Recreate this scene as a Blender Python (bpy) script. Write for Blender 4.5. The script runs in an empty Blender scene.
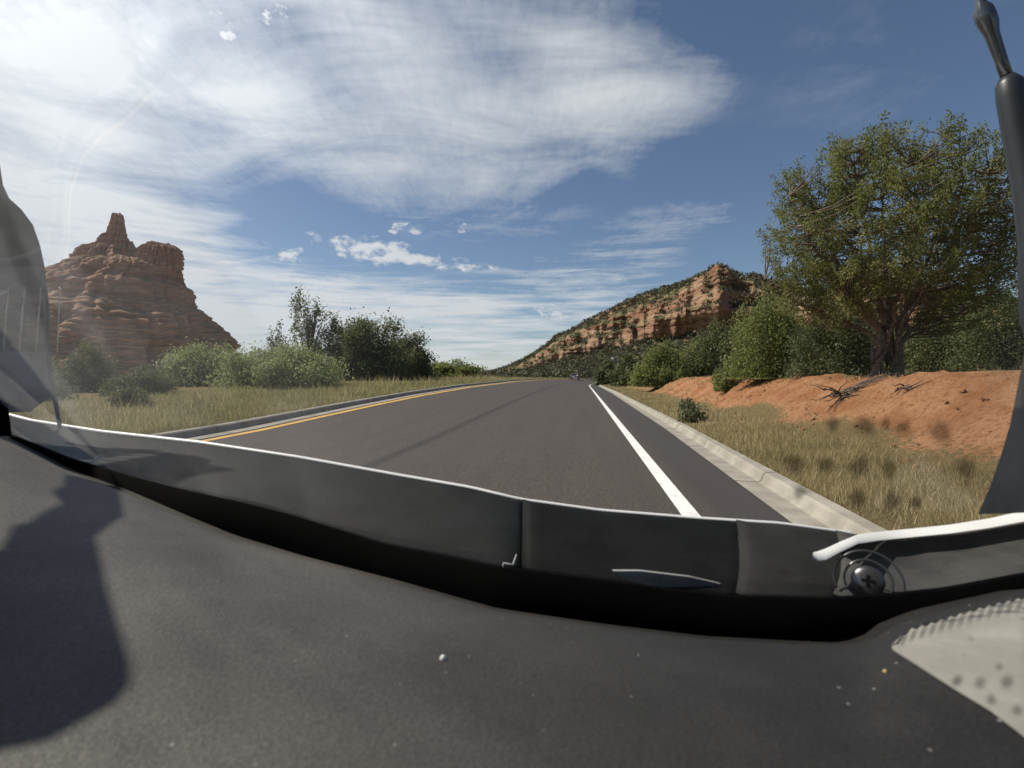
import bpy, math, random
import numpy as np
from mathutils import Vector, noise
random.seed(7); rng = np.random.default_rng(7)
S = bpy.context.scene
COL = S.collection
R = math.radians
F = 512.0                       # focal length in pixels of the 1024 px wide picture
H = 1.15                        # camera height
PH = math.atan(6 / F)           # slight downward pitch
CP, SP = math.cos(PH), math.sin(PH)
SUN_AZ, SUN_EL = R(-76), R(47)  # from the road ahead, negative = to the left
SV = Vector((math.sin(SUN_AZ) * math.cos(SUN_EL), math.cos(SUN_AZ) * math.cos(SUN_EL), math.sin(SUN_EL)))

def P(px, py, d):
    """world point seen in direction (px, py) of the lens at depth d"""
    xc, yc = (px - 512) / F * d, (384 - py) / F * d
    return Vector((xc, d * CP + yc * SP, H - d * SP + yc * CP))
def lerp(pts, x): return float(np.interp(x, [p[0] for p in pts], [p[1] for p in pts]))
def sstep(a, b, x):
    t = min(1, max(0, (x - a) / (b - a))); return t * t * (3 - 2 * t)
def fbm(v, oct=4): return noise.fractal(v, 0.9, 2.1, oct)

# ------------------------------------------------------------------ mesh helpers
class MB:
    def __init__(s): s.v = []; s.f = []
    def quad(s, a, b, c, d):
        n = len(s.v); s.v += [a, b, c, d]; s.f.append((n, n + 1, n + 2, n + 3))
    def grid(s, rows, closed=False):
        n = len(s.v); w = len(rows[0])
        for r in rows: s.v += [tuple(p) for p in r]
        for i in range(len(rows) - 1):
            for j in range(w if closed else w - 1):
                k = (j + 1) % w
                s.f.append((n + i * w + j, n + i * w + k, n + (i + 1) * w + k, n + (i + 1) * w + j))
        return n
    def tube(s, pts, rad, sides=8, cap=True):
        pts = [Vector(p) for p in pts]; rows = []
        for i, p in enumerate(pts):
            t = (pts[min(i + 1, len(pts) - 1)] - pts[max(i - 1, 0)]).normalized()
            a = t.cross(Vector((0, 0, 1)))
            if a.length < 1e-3: a = t.cross(Vector((1, 0, 0)))
            a.normalize(); b = a.cross(t)
            r = rad[i] if hasattr(rad, '__len__') else rad
            rows.append([p + a * (r * math.cos(2 * math.pi * k / sides)) + b * (r * math.sin(2 * math.pi * k / sides)) for k in range(sides)])
        n = s.grid(rows, True)
        if cap:
            s.f.append(tuple(n + k for k in range(sides))[::-1])
            m = n + (len(rows) - 1) * sides; s.f.append(tuple(m + k for k in range(sides)))
    def box(s, c, sz, rz=0):
        c = Vector(c); x, y, z = (q / 2 for q in sz); n = len(s.v); ca, sa = math.cos(rz), math.sin(rz)
        for dz in (-z, z):
            for dx, dy in ((-x, -y), (x, -y), (x, y), (-x, y)):
                s.v.append((c.x + dx * ca - dy * sa, c.y + dx * sa + dy * ca, c.z + dz))
        s.f += [(n + 3, n + 2, n + 1, n), (n + 4, n + 5, n + 6, n + 7)]
        for k in range(4): s.f.append((n + k, n + (k + 1) % 4, n + 4 + (k + 1) % 4, n + 4 + k))
    def prism(s, poly, off):
        n = len(s.v); m = len(poly); off = Vector(off)
        s.v += [tuple(p) for p in poly] + [tuple(Vector(p) + off) for p in poly]
        s.f += [tuple(range(n + m - 1, n - 1, -1)), tuple(range(n + m, n + 2 * m))]
        for k in range(m): s.f.append((n + k, n + (k + 1) % m, n + m + (k + 1) % m, n + m + k))
    def dome(s, c, ax, r, h, sides=20, rings=6):
        ax = Vector(ax).normalized(); a = ax.cross(Vector((0, 0, 1))).normalized(); b = a.cross(ax); rows = []
        for i in range(rings + 1):
            t = i / rings * math.pi / 2
            rr = max(r * math.cos(t), 1e-5)
            rows.append([Vector(c) + ax * (h * math.sin(t)) + a * (rr * math.cos(q)) + b * (rr * math.sin(q)) for q in [2 * math.pi * k / sides for k in range(sides)]])
        s.grid(rows, True)
    def build(s, name, mat, parent=None, smooth=True, solid=0):
        me = bpy.data.meshes.new(name)
        o_ = Vector(parent['origin']) if parent else Vector((0, 0, 0))
        me.from_pydata([tuple(Vector(p) - o_) for p in s.v], [], s.f); me.update()
        if smooth: me.polygons.foreach_set('use_smooth', [True] * len(me.polygons))
        o = bpy.data.objects.new(name, me); COL.objects.link(o); me.materials.append(mat)
        if parent: o.parent = parent.get('obj') if isinstance(parent, dict) else parent; o['origin'] = tuple(o_)
        else: o['origin'] = (0, 0, 0)
        if solid:
            m = o.modifiers.new('solid', 'SOLIDIFY'); m.thickness = solid; m.offset = -1
        return o
def thing(name, loc, label, cat, group=None):
    o = bpy.data.objects.new(name, None); COL.objects.link(o); o.location = loc; o.empty_display_size = .2
    o['origin'] = tuple(loc); return tag(o, label, cat, group)
def tag(o, label=None, cat=None, group=None, kind=None):
    if label: o['label'] = label
    if cat: o['category'] = cat
    if group: o['group'] = group
    if kind: o['kind'] = kind
    return o
def raw_mesh(name, v, quads, mat, parent=None, tint=None, tri=False):
    """fast mesh from numpy: v (n,3); all faces of k corners, in order"""
    k = 3 if tri else 4
    if parent: v = v - np.array(parent['origin'])
    me = bpy.data.meshes.new(name); n = len(v); nf = n // k
    me.vertices.add(n); me.vertices.foreach_set('co', v.astype(np.float32).ravel())
    me.loops.add(n); me.loops.foreach_set('vertex_index', np.arange(n, dtype=np.int32))
    me.polygons.add(nf); me.polygons.foreach_set('loop_start', np.arange(0, n, k, dtype=np.int32))
    me.update(calc_edges=True); me.validate()
    if tint is not None:
        a = me.attributes.new('tint', 'FLOAT', 'POINT'); a.data.foreach_set('value', np.repeat(tint, k).astype(np.float32))
    me.materials.append(mat)
    o = bpy.data.objects.new(name, me); COL.objects.link(o)
    if parent: o.parent = parent; o['origin'] = parent['origin']
    else: o['origin'] = (0, 0, 0)
    return o

# ------------------------------------------------------------------ materials
class NT:
    def __init__(s, name):
        s.m = bpy.data.materials.new(name); s.m.use_nodes = True; s.t = s.m.node_tree; s.t.nodes.clear()
        s.out = s.n('ShaderNodeOutputMaterial')
    def n(s, typ, **kw):
        n = s.t.nodes.new(typ)
        for k, v in kw.items():
            if k.startswith('i_'):
                key = k[2:]; key = int(key) if key.isdigit() else key.replace('_', ' ')
                s.set(n.inputs[key], v)
            else: setattr(n, k, v)
        return n
    def set(s, inp, v):
        if isinstance(v, bpy.types.NodeSocket): s.t.links.new(v, inp)
        elif isinstance(v, bpy.types.Node): s.t.links.new(v.outputs[0], inp)
        else:
            if hasattr(inp.default_value, '__len__') and not hasattr(v, '__len__'): v = (v, v, v)
            if hasattr(v, '__len__') and inp.type == 'RGBA' and len(v) == 3: v = (*v, 1)
            inp.default_value = v
    def math(s, op, a, b=0.0, c=0.0, clamp=False):
        n = s.n('ShaderNodeMath', operation=op, use_clamp=clamp)
        s.set(n.inputs[0], a); s.set(n.inputs[1], b)
        if op in ('MULTIPLY_ADD', 'WRAP', 'SMOOTH_MIN'): s.set(n.inputs[2], c)
        return n.outputs[0]
    def mix(s, f, a, b, mode='MIX'):
        n = s.n('ShaderNodeMix', data_type='RGBA', blend_type=mode)
        s.set(n.inputs[0], f); s.set(n.inputs[6], a); s.set(n.inputs[7], b); return n.outputs[2]
    def ramp(s, f, stops):
        n = s.n('ShaderNodeValToRGB'); s.set(n.inputs[0], f); e = n.color_ramp.elements
        for i, (p, c) in enumerate(stops):
            q = e[i] if i < 2 else e.new(p)
            q.position = p; q.color = (*c, 1) if hasattr(c, '__len__') else (c, c, c, 1)
        return n.outputs[0]
    def mr(s, v, a, b, c=0., d=1., smooth=True):
        n = s.n('ShaderNodeMapRange', interpolation_type='SMOOTHSTEP' if smooth else 'LINEAR')
        for i, q in enumerate((v, a, b, c, d)): s.set(n.inputs[i], q)
        return n.outputs[0]
    def noise(s, vec, scale, detail=4, rough=.55, dist=0):
        n = s.n('ShaderNodeTexNoise'); s.set(n.inputs['Vector'], vec)
        n.inputs['Scale'].default_value = scale; n.inputs['Detail'].default_value = detail
        n.inputs['Roughness'].default_value = rough; n.inputs['Distortion'].default_value = dist
        return n.outputs[0]
    def mapv(s, vec, scale=(1, 1, 1), rot=(0, 0, 0), loc=(0, 0, 0)):
        n = s.n('ShaderNodeMapping'); s.set(n.inputs[0], vec); n.inputs['Scale'].default_value = scale
        n.inputs['Rotation'].default_value = rot; n.inputs['Location'].default_value = loc; return n.outputs[0]
    def obj(s): return s.n('ShaderNodeTexCoord').outputs['Object']
    def pos(s): return s.n('ShaderNodeNewGeometry').outputs['Position']
    def attr(s, name): return s.n('ShaderNodeAttribute', attribute_name=name)
    def bump(s, h, st, dist=.01):
        n = s.n('ShaderNodeBump'); n.inputs['Strength'].default_value = st; n.inputs['Distance'].default_value = dist
        s.set(n.inputs['Height'], h); return n.outputs[0]
    def princ(s, col, rough=.8, normal=None, metal=0, spec=.5, surf=True):
        n = s.n('ShaderNodeBsdfPrincipled'); s.set(n.inputs['Base Color'], col); s.set(n.inputs['Roughness'], rough)
        s.set(n.inputs['Metallic'], metal); s.set(n.inputs['Specular IOR Level'], spec)
        if normal is not None: s.set(n.inputs['Normal'], normal)
        if surf: s.t.links.new(n.outputs[0], s.out.inputs[0])
        return n.outputs[0]
    def surf(s, sh): s.t.links.new(sh, s.out.inputs[0]); return s.m
    def mixs(s, f, a, b):
        n = s.n('ShaderNodeMixShader'); s.set(n.inputs[0], f); s.t.links.new(a, n.inputs[1]); s.t.links.new(b, n.inputs[2]); return n.outputs[0]
def mul_(t, a, k): return t.math('MULTIPLY', a, k)
def leaf_mat(name, c0, c1, c2, trans=.25):
    t = NT(name); a = t.attr('tint').outputs['Fac']
    col = t.ramp(a, [(0, c0), (.55, c1), (1, c2)])
    d = t.princ(col, .62, spec=.3, surf=False)
    tr = t.n('ShaderNodeBsdfTranslucent'); t.set(tr.inputs[0], col)
    return t.surf(t.mixs(trans, d, tr.outputs[0]))
def plain(name, col, rough=.6, metal=0, spec=.5, var=.15, vs=30):
    t = NT(name); nz = t.noise(t.obj(), vs, 4)
    c = t.mix(t.mr(nz, .3, .7), tuple(q * (1 - var) for q in col), tuple(min(1, q * (1 + var)) for q in col))
    t.princ(c, rough, metal=metal, spec=spec); return t.m

M = {}
# asphalt: aggregate grain, seams and wear that follow the lane (attributes lat / run)
t = NT('asphalt'); p = t.pos()
lat = t.attr('lat').outputs['Fac']; run = t.attr('run').outputs['Fac']
g = t.noise(p, 110, 4, .8); g2 = t.noise(p, 44, 4, .8); b = t.noise(p, .5, 4); st = t.n('ShaderNodeCombineXYZ')
t.set(st.inputs[0], t.math('MULTIPLY', lat, 3.0)); t.set(st.inputs[1], t.math('MULTIPLY', run, .12)); streak = t.noise(st.outputs[0], 1.0, 4)
c = t.mix(t.mr(g, .42, .60), (.023, .019, .017), (.145, .125, .108))
c = t.mix(t.mr(b, .35, .7, 0, .35), c, (.088, .074, .064)); c = t.mix(t.mr(streak, .35, .7, 0, .4), c, (.055, .047, .043))
c = t.mix(t.mr(g2, .40, .50, .55, 0), c, (.028, .024, .022)); c = t.mix(t.mr(g2, .52, .64, 0, .55), c, (.17, .15, .135))
wob = t.math('MULTIPLY_ADD', t.noise(p, 1.5, 3), .10, t.math('ADD', lat, -.05))
seam = t.mr(t.math('ABSOLUTE', t.math('ADD', wob, 3.62)), .03, .16, .75, 0)
c = t.mix(seam, c, (.036, .034, .034))
edge = t.mr(lat, .1, .32); c = t.mix(t.math('MULTIPLY', edge, .5), c, (.042, .04, .042))
t.princ(c, .82, t.bump(g, .6, .008), spec=.2); M['asphalt'] = t.m
def paint(name, col):
    t = NT(name); p = t.pos(); n1 = t.noise(p, 60, 4, .7); n2 = t.noise(p, 5, 4)
    w = t.mr(t.math('ADD', t.math('MULTIPLY', n1, .6), t.math('MULTIPLY', n2, .4)), .50, .64, 0, .75)
    t.princ(t.mix(w, col, tuple(q * .4 + .02 for q in col)), .6); return t.m
M['white_line'] = paint('white_line_paint', (.80, .79, .76)); M['yellow_line'] = paint('yellow_line_paint', (.68, .38, .05))
t = NT('concrete'); p = t.pos(); run = t.attr('run').outputs['Fac']
c = t.mix(t.mr(t.noise(p, 3, 5), .35, .7), (.26, .24, .20), (.36, .335, .285)); c = t.mix(t.mr(t.noise(p, 45, 4, .7), .5, .75, 0, .45), c, (.2, .17, .13))
j = t.math('ABSOLUTE', t.math('ADD', t.math('FRACT', t.math('MULTIPLY', run, 1 / 3.0)), -.5)); c = t.mix(t.mr(j, .488, .496, 0, .8), c, (.12, .1, .08))
t.princ(c, .9, t.bump(t.noise(p, 120, 3), .4, .004), spec=.2); M['concrete'] = t.m
# soils
t = NT('red_soil'); p = t.pos(); n1 = t.noise(p, 1.1, 6, .6); n2 = t.noise(p, 14, 5, .65); n3 = t.noise(p, 70, 3, .7)
c = t.mix(t.mr(n1, .35, .65), (.36, .16, .07), (.50, .265, .14)); c = t.mix(t.mr(n2, .46, .66, 0, .6), c, (.19, .08, .036)); c = t.mix(t.mr(n3, .52, .7, 0, .5), c, (.44, .25, .14))
gr = t.attr('grassy').outputs['Fac']; gm = t.mr(t.math('ADD', gr, t.math('MULTIPLY', t.math('ADD', n2, -.5), 1.4)), .35, .75)
c = t.mix(gm, c, t.mix(t.mr(n3, .4, .6), (.26, .19, .095), (.15, .125, .055)))
t.princ(c, .95, t.bump(t.math('ADD', n2, t.math('MULTIPLY', n3, .5)), 1.0, .09), spec=.1); M['soil'] = t.m
t = NT('dry_ground'); p = t.pos(); n1 = t.noise(p, .05, 6, .6); n2 = t.noise(p, 2.5, 5, .65)
c = t.mix(t.mr(n1, .35, .65), (.28, .17, .09), (.19, .17, .08)); c = t.mix(t.mr(n2, .45, .7, 0, .6), c, (.12, .12, .05)); t.princ(c, .95, spec=.1); M['ground'] = t.m
# red rock
def rock(name, bands, veg, zs):
    t = NT(name); geo = t.n('ShaderNodeNewGeometry'); p = geo.outputs['Position']
    xyz = t.n('ShaderNodeSeparateXYZ'); t.set(xyz.inputs[0], p)
    warp = t.noise(p, .012, 4); big = t.noise(p, .03, 5)
    zc = t.math('ADD', xyz.outputs[2], t.math('MULTIPLY', warp, 18.0))
    cz = t.n('ShaderNodeCombineXYZ'); t.set(cz.inputs[2], t.math('MULTIPLY', zc, zs)); t.set(cz.inputs[0], t.math('MULTIPLY', xyz.outputs[0], .004))
    s1 = t.noise(cz.outputs[0], 1.0, 5, .65)
    c = t.ramp(s1, [(.28, bands[0]), (.42, bands[1]), (.5, bands[2]), (.58, bands[1]), (.72, bands[3])])
    c = t.mix(t.mr(big, .4, .7, 0, .4), c, bands[0])
    sm = t.noise(p, .35, 5, .7); c = t.mix(t.mr(sm, .5, .72, 0, .5), c, tuple(q * .45 for q in bands[0]))
    if veg:
        nz = t.n('ShaderNodeSeparateXYZ'); t.set(nz.inputs[0], geo.outputs['True Normal'])
        fl = t.mr(nz.outputs[2], .5, .78)
        v1 = t.mr(t.math('ADD', t.noise(p, .11, 5, .75), t.math('MULTIPLY', t.noise(p, .02, 3), .4)), .56, .68)
        c = t.mix(t.math('MULTIPLY', fl, t.mr(big, .3, .6, .25, .7)), c, (.26, .17, .09))
        c = t.mix(t.math('MULTIPLY', t.math('MULTIPLY', fl, v1), veg), c, (.075, .085, .035))
    t.princ(c, .95, t.bump(t.math('ADD', s1, t.math('MULTIPLY', sm, .6)), .8, 3.0), spec=.1); return t.m
M['butte'] = rock('butte_rock', [(.24, .11, .08), (.37, .195, .135), (.49, .315, .225), (.29, .14, .10)], .35, .06)
M['mountain'] = rock('mountain_rock', [(.20, .09, .055), (.28, .15, .095), (.36, .245, .165), (.25, .11, .062)], .9, .10)
M['bark'] = plain('juniper_bark', (.13, .095, .07), .9, var=.5, vs=18)
M['twig'] = plain('grey_twig', (.20, .17, .13), .9, var=.4)
M['leaf_juniper'] = leaf_mat('leaf_juniper', (.08, .098, .028), (.175, .19, .052), (.285, .275, .085), .44)
M['leaf_dark'] = leaf_mat('leaf_dark', (.068, .085, .038), (.135, .158, .068), (.21, .225, .10), .45)
M['leaf_bright'] = leaf_mat('leaf_bright', (.115, .135, .036), (.20, .23, .07), (.31, .33, .125), .5)
M['leaf_scrub'] = leaf_mat('leaf_scrub', (.05, .055, .03), (.09, .092, .05), (.15, .145, .085), .25)
M['leaf_pale'] = leaf_mat('leaf_pale', (.15, .18, .065), (.26, .30, .125), (.37, .40, .20), .55)
M['leaf_olive'] = leaf_mat('leaf_olive', (.07, .085, .03), (.125, .145, .055), (.21, .215, .095), .35)
M['leaf_sage'] = leaf_mat('leaf_sage', (.12, .135, .06), (.19, .205, .10), (.29, .29, .16))
M['grass'] = leaf_mat('dry_grass', (.14, .15, .055), (.40, .32, .16), (.64, .54, .32), .4)
M['grass_green'] = leaf_mat('verge_grass', (.12, .16, .045), (.29, .285, .12), (.58, .51, .29), .4)
M['dead'] = plain('dead_wood', (.085, .06, .045), .9, var=.4)
# vehicle
t = NT('dash_plastic'); p = t.obj(); n1 = t.noise(p, 420, 3, .6); n2 = t.noise(p, 25, 4); vo = t.n('ShaderNodeTexVoronoi'); t.set(vo.inputs['Vector'], p); vo.inputs['Scale'].default_value = 260
cell = t.n('ShaderNodeSeparateColor'); t.set(cell.inputs[0], vo.outputs['Color'])
glint_dots = t.math('MULTIPLY', t.mr(vo.outputs['Distance'], .1, .32, 1, 0), t.mr(cell.outputs[0], .985, .995))  # sparse glints painted into the colour as pale dots
n3 = t.noise(p, 480, 3, .7); n4 = t.noise(p, 7, 5, .6); xx = t.n('ShaderNodeSeparateXYZ'); t.set(xx.inputs[0], p)
c = t.mix(t.mr(n2, .3, .7), (.021, .0197, .019), (.029, .0275, .0265)); c = t.mix(t.mr(n1, .4, .62, 0, .6), c, (.012, .0117, .0115))
dust_light = t.math('MULTIPLY', t.mr(n4, .25, .75, .55, 1.1), t.mr(xx.outputs[0], .22, .70, .62, .0))  # dust that also paints the light falloff, paler towards the left
c = t.mix(t.math('MULTIPLY', dust_light, t.mr(n3, .36, .68, .55, 1.1)), c, (.20, .185, .165)); c = t.mix(t.math('MULTIPLY', glint_dots, .7), c, (.42, .40, .36))
t.princ(c, t.math('MULTIPLY_ADD', n1, .16, .55), t.bump(t.math('ADD', n1, mul_(t, n3, .6)), .45, .0012), spec=.35); M['dash'] = t.m
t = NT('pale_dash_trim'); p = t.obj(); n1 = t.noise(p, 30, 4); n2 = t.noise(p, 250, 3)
c = t.mix(t.mr(n1, .35, .7), (.25, .24, .21), (.31, .30, .265)); c = t.mix(t.mr(n2, .4, .7, 0, .25), c, (.2, .19, .17)); t.princ(c, .8); M['pale'] = t.m  # sunlight on the dashboard end put into a pale colour
def cowl_mat(name, c):
    t = NT(name); p = t.obj(); n1 = t.noise(p, 18, 5); n2 = t.noise(p, 380, 3); n3 = t.noise(t.mapv(p, (6, 60, 60)), 1.5, 4)
    col = t.mix(t.mr(n1, .3, .7), tuple(q * .75 for q in c), tuple(q * 1.3 for q in c)); col = t.mix(t.mr(n3, .55, .75, 0, .3), col, tuple(q * 1.9 for q in c))
    t.princ(col, .72, t.bump(t.math('ADD', n2, n1), .5, .0012), spec=.1); return t.m
M['cowl'] = cowl_mat('cowl_plastic', (.013, .0145, .0155)); M['cowl_dark'] = cowl_mat('cowl_plastic_dark', (.0075, .008, .0083)); M['cowl_grey'] = cowl_mat('cowl_plastic_grey', (.022, .022, .0215))
M['cowl_light'] = cowl_mat('cowl_plastic_light', (.055, .055, .052))
M['black'] = plain('black_foam', (.0015, .0015, .0015), .95, spec=.05)
M['white_paint'] = plain('white_car_paint', (.80, .80, .80), .35, var=.03)
M['seal'] = plain('white_seal', (.72, .72, .70), .5, var=.06)
M['metal'] = plain('screw_steel', (.12, .12, .12), .28, .8)
M['rubber'] = plain('antenna_rubber', (.018, .02, .023), .42, var=.1)
M['chrome'] = plain('antenna_chrome', (.10, .105, .115), .22, .7)
M['pillar'] = plain('pillar_trim', (.075, .078, .075), .6, var=.12, vs=9)
M['pillar_dark'] = plain('pillar_trim_dark', (.055, .058, .06), .5, var=.15, vs=9)
M['pillar_light'] = plain('pillar_trim_light', (.27, .27, .26), .75, var=.3, vs=14)
M['wire'] = plain('heater_wire', (.5, .5, .47), .5)
M['roof'] = plain('headliner', (.25, .24, .22), .9)
M['crumb_yellow'] = plain('yellow_crumb', (.38, .30, .10), .4)
M['crumb'] = plain('bright_crumb', (.85, .85, .82), .15)
t = NT('windscreen_glass'); p = t.obj()
tr = t.n('ShaderNodeBsdfTransparent'); t.set(tr.inputs[0], (.95, .965, .96)); gl = t.n('ShaderNodeBsdfGlossy'); gl.inputs['Roughness'].default_value = .02
fr = t.n('ShaderNodeFresnel'); fr.inputs['IOR'].default_value = 1.3
dust_and_reflection = t.n('ShaderNodeBsdfTranslucent'); t.set(dust_and_reflection.inputs[0], (.8, .8, .78))
x = t.n('ShaderNodeSeparateXYZ'); t.set(x.inputs[0], p)
band = t.noise(t.mapv(p, (3.2, .3, 1.0), (0, R(38), 0)), 2.1, 3, .5, .2)
dn = t.math('MULTIPLY', t.math('MULTIPLY', t.mr(t.noise(t.mapv(p, (2, 9, 9), (.4, .3, .6)), 2.2, 5, .6), .3, .75, .7, 1.3), t.mr(band, .44, .54, .75, 1.45)), t.mr(x.outputs[0], -.08, .46, .14, .0015))  # dust strengthened in bands at left, painting in milky glass reflections
t.surf(t.mixs(dn, t.mixs(t.math('MULTIPLY', fr.outputs[0], .10), tr.outputs[0], gl.outputs[0]), dust_and_reflection.outputs[0])); M['glass'] = t.m
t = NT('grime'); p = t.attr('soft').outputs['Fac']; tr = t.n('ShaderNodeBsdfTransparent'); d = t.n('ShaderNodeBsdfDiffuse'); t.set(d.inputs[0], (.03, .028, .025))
t.surf(t.mixs(t.mr(p, 0, 1, 0, .62), tr.outputs[0], d.outputs[0])); M['grime'] = t.m  # serves spots on the glass and painted shade on the sun patch
t = NT('smoked_glass'); tr = t.n('ShaderNodeBsdfTransparent'); t.set(tr.inputs[0], (.10, .10, .105)); gl = t.n('ShaderNodeBsdfGlossy'); gl.inputs['Roughness'].default_value = .05
t.surf(t.mixs(.05, tr.outputs[0], gl.outputs[0])); M['smoked'] = t.m
M['car_body'] = plain('far_car_paint', (.16, .165, .17), .3, .4); M['car_glass'] = plain('far_car_glass', (.02, .022, .025), .1); M['tyre'] = plain('tyre', (.02, .02, .02), .9)
M['lamp_red'] = plain('tail_lamp_red', (.35, .02, .02), .3); M['rim'] = plain('rim', (.4, .4, .4), .35, .8); M['plate'] = plain('plate', (.6, .6, .58), .5)
M['sign'] = plain('sign_back', (.16, .165, .165), .5, .3); M['post'] = plain('sign_post', (.3, .3, .29), .6, .5)

# ------------------------------------------------------------------ road geometry
ST = [(-14 + i * .5) for i in range(0, 560)]
Wp, Wn = {}, {}
th, x, y = R(7.92), .9 - 14 * math.tan(R(7.92)), -14.0
WX, WN = [], []
for s in ST:
    WX.append((x, y)); WN.append((math.cos(th), -math.sin(th)))
    k = 0 if s < 74 else (1 / 300 if s < 118 else 1 / 120)
    th += k * .5; x += math.sin(th) * .5; y += math.cos(th) * .5
WX = np.array(WX); WN = np.array(WN); STA = np.array(ST)
def at(s, q):
    return (np.interp(s, STA, WX[:, 0]) + np.interp(s, STA, WN[:, 0]) * q, np.interp(s, STA, WX[:, 1]) + np.interp(s, STA, WN[:, 1]) * q)
WL = -7.4
ZL = [(-14, 0), (4, 0), (9.5, .10), (15, .30), (20, .45), (29, .63), (50, .82), (80, .88), (300, .95)]
def zroad(s, q): return max(0, -q) / 7.4 * lerp(ZL, s)
def gut(s): return lerp([(-14, .68), (4, .74), (12, .95), (40, 1.25), (300, 1.25)], s)    # inner edge of the right gutter
def kb(s): return gut(s) + .27 + .04 + .12                                                # back of the right kerb
LB = WL - .12 - .34 - .05 - .15
LK = .14
def zright(u, s):
    n = noise.noise(Vector((u * .5, s * .12, 3)))
    foot = 1.55 + .25 * n; top = 3.7 + .5 * noise.noise(Vector((s * .16, 9, 1)))
    fade = lerp([(0, 1), (30, .95), (60, .8), (110, .7)], s)
    return .10 + sstep(0, 2, u) * .12 + sstep(foot, top, u) * (1.0 + .14 * noise.noise(Vector((s * .11, 5, 5)))) * fade + max(0, u - 4) * .02
def zleft(u, s):
    return lerp(ZL, s) + LK + .05 * sstep(0, 1, u) + .10 * noise.noise(Vector((u * .2, s * .1, 7))) * sstep(0, 3, u) - .25 * sstep(4, 40, u)
def ground_z(x, y):
    d = (WX[:, 0] - x) ** 2 + (WX[:, 1] - y) ** 2; i = int(d.argmin()); s = ST[i]
    q = (x - WX[i, 0]) * WN[i, 0] + (y - WX[i, 1]) * WN[i, 1]
    if q > kb(s): return zright(q - kb(s), s)
    if q < LB: return zleft(LB - q, s)
    return zroad(s, q)
SR = [s for i, s in enumerate(ST) if s < 40 or i % 3 == 0]
def strip(name, qs, zf, mat, stations=SR, extra=None, smooth=True):
    """a ribbon along the road: qs(s) lateral offsets, zf(s, i, q) heights"""
    mb = MB(); rows = []; lat = []; run = []
    for s in stations:
        r = []
        for i, q in enumerate(qs(s)):
            a = at(s, q); r.append((a[0], a[1], zf(s, i, q))); lat.append(q); run.append(s)
        rows.append(r)
    mb.grid(rows); mb.f = [f[::-1] for f in mb.f]
    o = mb.build(name, mat, smooth=smooth)
    for nm, dat in (('lat', lat), ('run', run)):
        a = o.data.attributes.new(nm, 'FLOAT', 'POINT'); a.data.foreach_set('value', dat)
    o.data.flip_normals() if o.data.polygons[0].normal.z < 0 else None
    return o
tag(strip('road', lambda s: [(WL - .13) * (1 - i / 12) for i in range(13)] + [gut(s) * i / 4 for i in range(1, 5)], lambda s, i, q: zroad(s, q), M['asphalt']), 'dark grey asphalt road curving right ahead', 'road', kind='structure')
tag(strip('road_edge_line', lambda s: [-.075, .075], lambda s, i, q: zroad(s, q) + .005, M['white_line']), 'solid white painted line along the right road edge', 'road line', kind='structure')
tag(strip('road_median_line', lambda s: [WL + .0, WL + .17], lambda s, i, q: zroad(s, q) + .005, M['yellow_line']), 'solid yellow painted line along the left road edge', 'road line', kind='structure')
tag(strip('kerb_right', lambda s: [gut(s) - .004, gut(s) + .24, gut(s) + .27, gut(s) + .295, gut(s) + .32, kb(s), kb(s) + .01],
          lambda s, i, q: [.006, -.002, .015, .085, .105, .11, -.1][i], M['concrete'], smooth=False), 'pale concrete kerb and gutter on the right', 'kerb', kind='structure')
tag(strip('kerb_left', lambda s: [WL - .12, WL - .46, WL - .50, WL - .53, LB, LB - .01],
          lambda s, i, q: lerp(ZL, s) + [.008, .012, LK - .02, LK, LK + .003, -.1][i], M['concrete'], smooth=False), 'concrete kerb along the left of the road', 'kerb', kind='structure')
UR = [0, .08] + [.2 + i * .13 for i in range(40)] + [5.6, 6, 6.5, 7.2, 8, 10, 13, 18, 25, 40]
def soil_strip(name, side):
    mb = MB(); rows = []; gr = []
    us = UR if side > 0 else [0, .15, .4, .8, 1.2, 1.8, 2.5, 3.2, 4, 5, 6, 7.5, 9, 11, 14, 18, 24, 32, 45, 70, 110]
    sts = [-14 + i * .35 for i in range(170)] + [46 + i * 1.2 for i in range(110)]
    for s in sts:
        r = []
        for u in us:
            q = kb(s) - .02 + u if side > 0 else LB + .02 - u
            a = at(s, q); z = zright(u, s) if side > 0 else zleft(u, s)
            v = Vector((a[0], a[1], 0)); w = sstep(1.4, 2.4, u) * (1 - sstep(4.2, 6, u)) if side > 0 else .3
            z += ((fbm(v * 1.1, 4) * .07 + fbm(v * 4.5, 3) * .04) * (.25 + w) + (w * (abs(noise.noise(Vector((s * 2.6, u * .35, 3)))) - .2) * .12 if side > 0 else 0)) * min(1, u * 2)
            if u == 0: z -= .04
            r.append((a[0], a[1], z))
            if side > 0:
                b = 1 - sstep(1.5, 2.5, u + .5 * noise.noise(Vector((s * .4, u * .7, 2)))); tp = sstep(3.6, 4.4, u) * .75
                gr.append(max(b, tp, lerp([(0, 0), (18, 0), (35, .55), (60, .8)], s)))
            else: gr.append(1.0)
        rows.append(r)
    mb.grid(rows); o = mb.build(name, M['soil'])
    a = o.data.attributes.new('grassy', 'FLOAT', 'POINT'); a.data.foreach_set('value', gr)
    if o.data.polygons[len(o.data.polygons) // 2].normal.z < 0: o.data.flip_normals()
    return o
tag(soil_strip('bank_ground', 1), 'cut bank of bare orange soil right of the road', 'bank', kind='structure')
tag(soil_strip('verge_ground', -1), 'dry grassy ground left of the road', 'verge', kind='structure')
mb = MB(); n = 40
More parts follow.
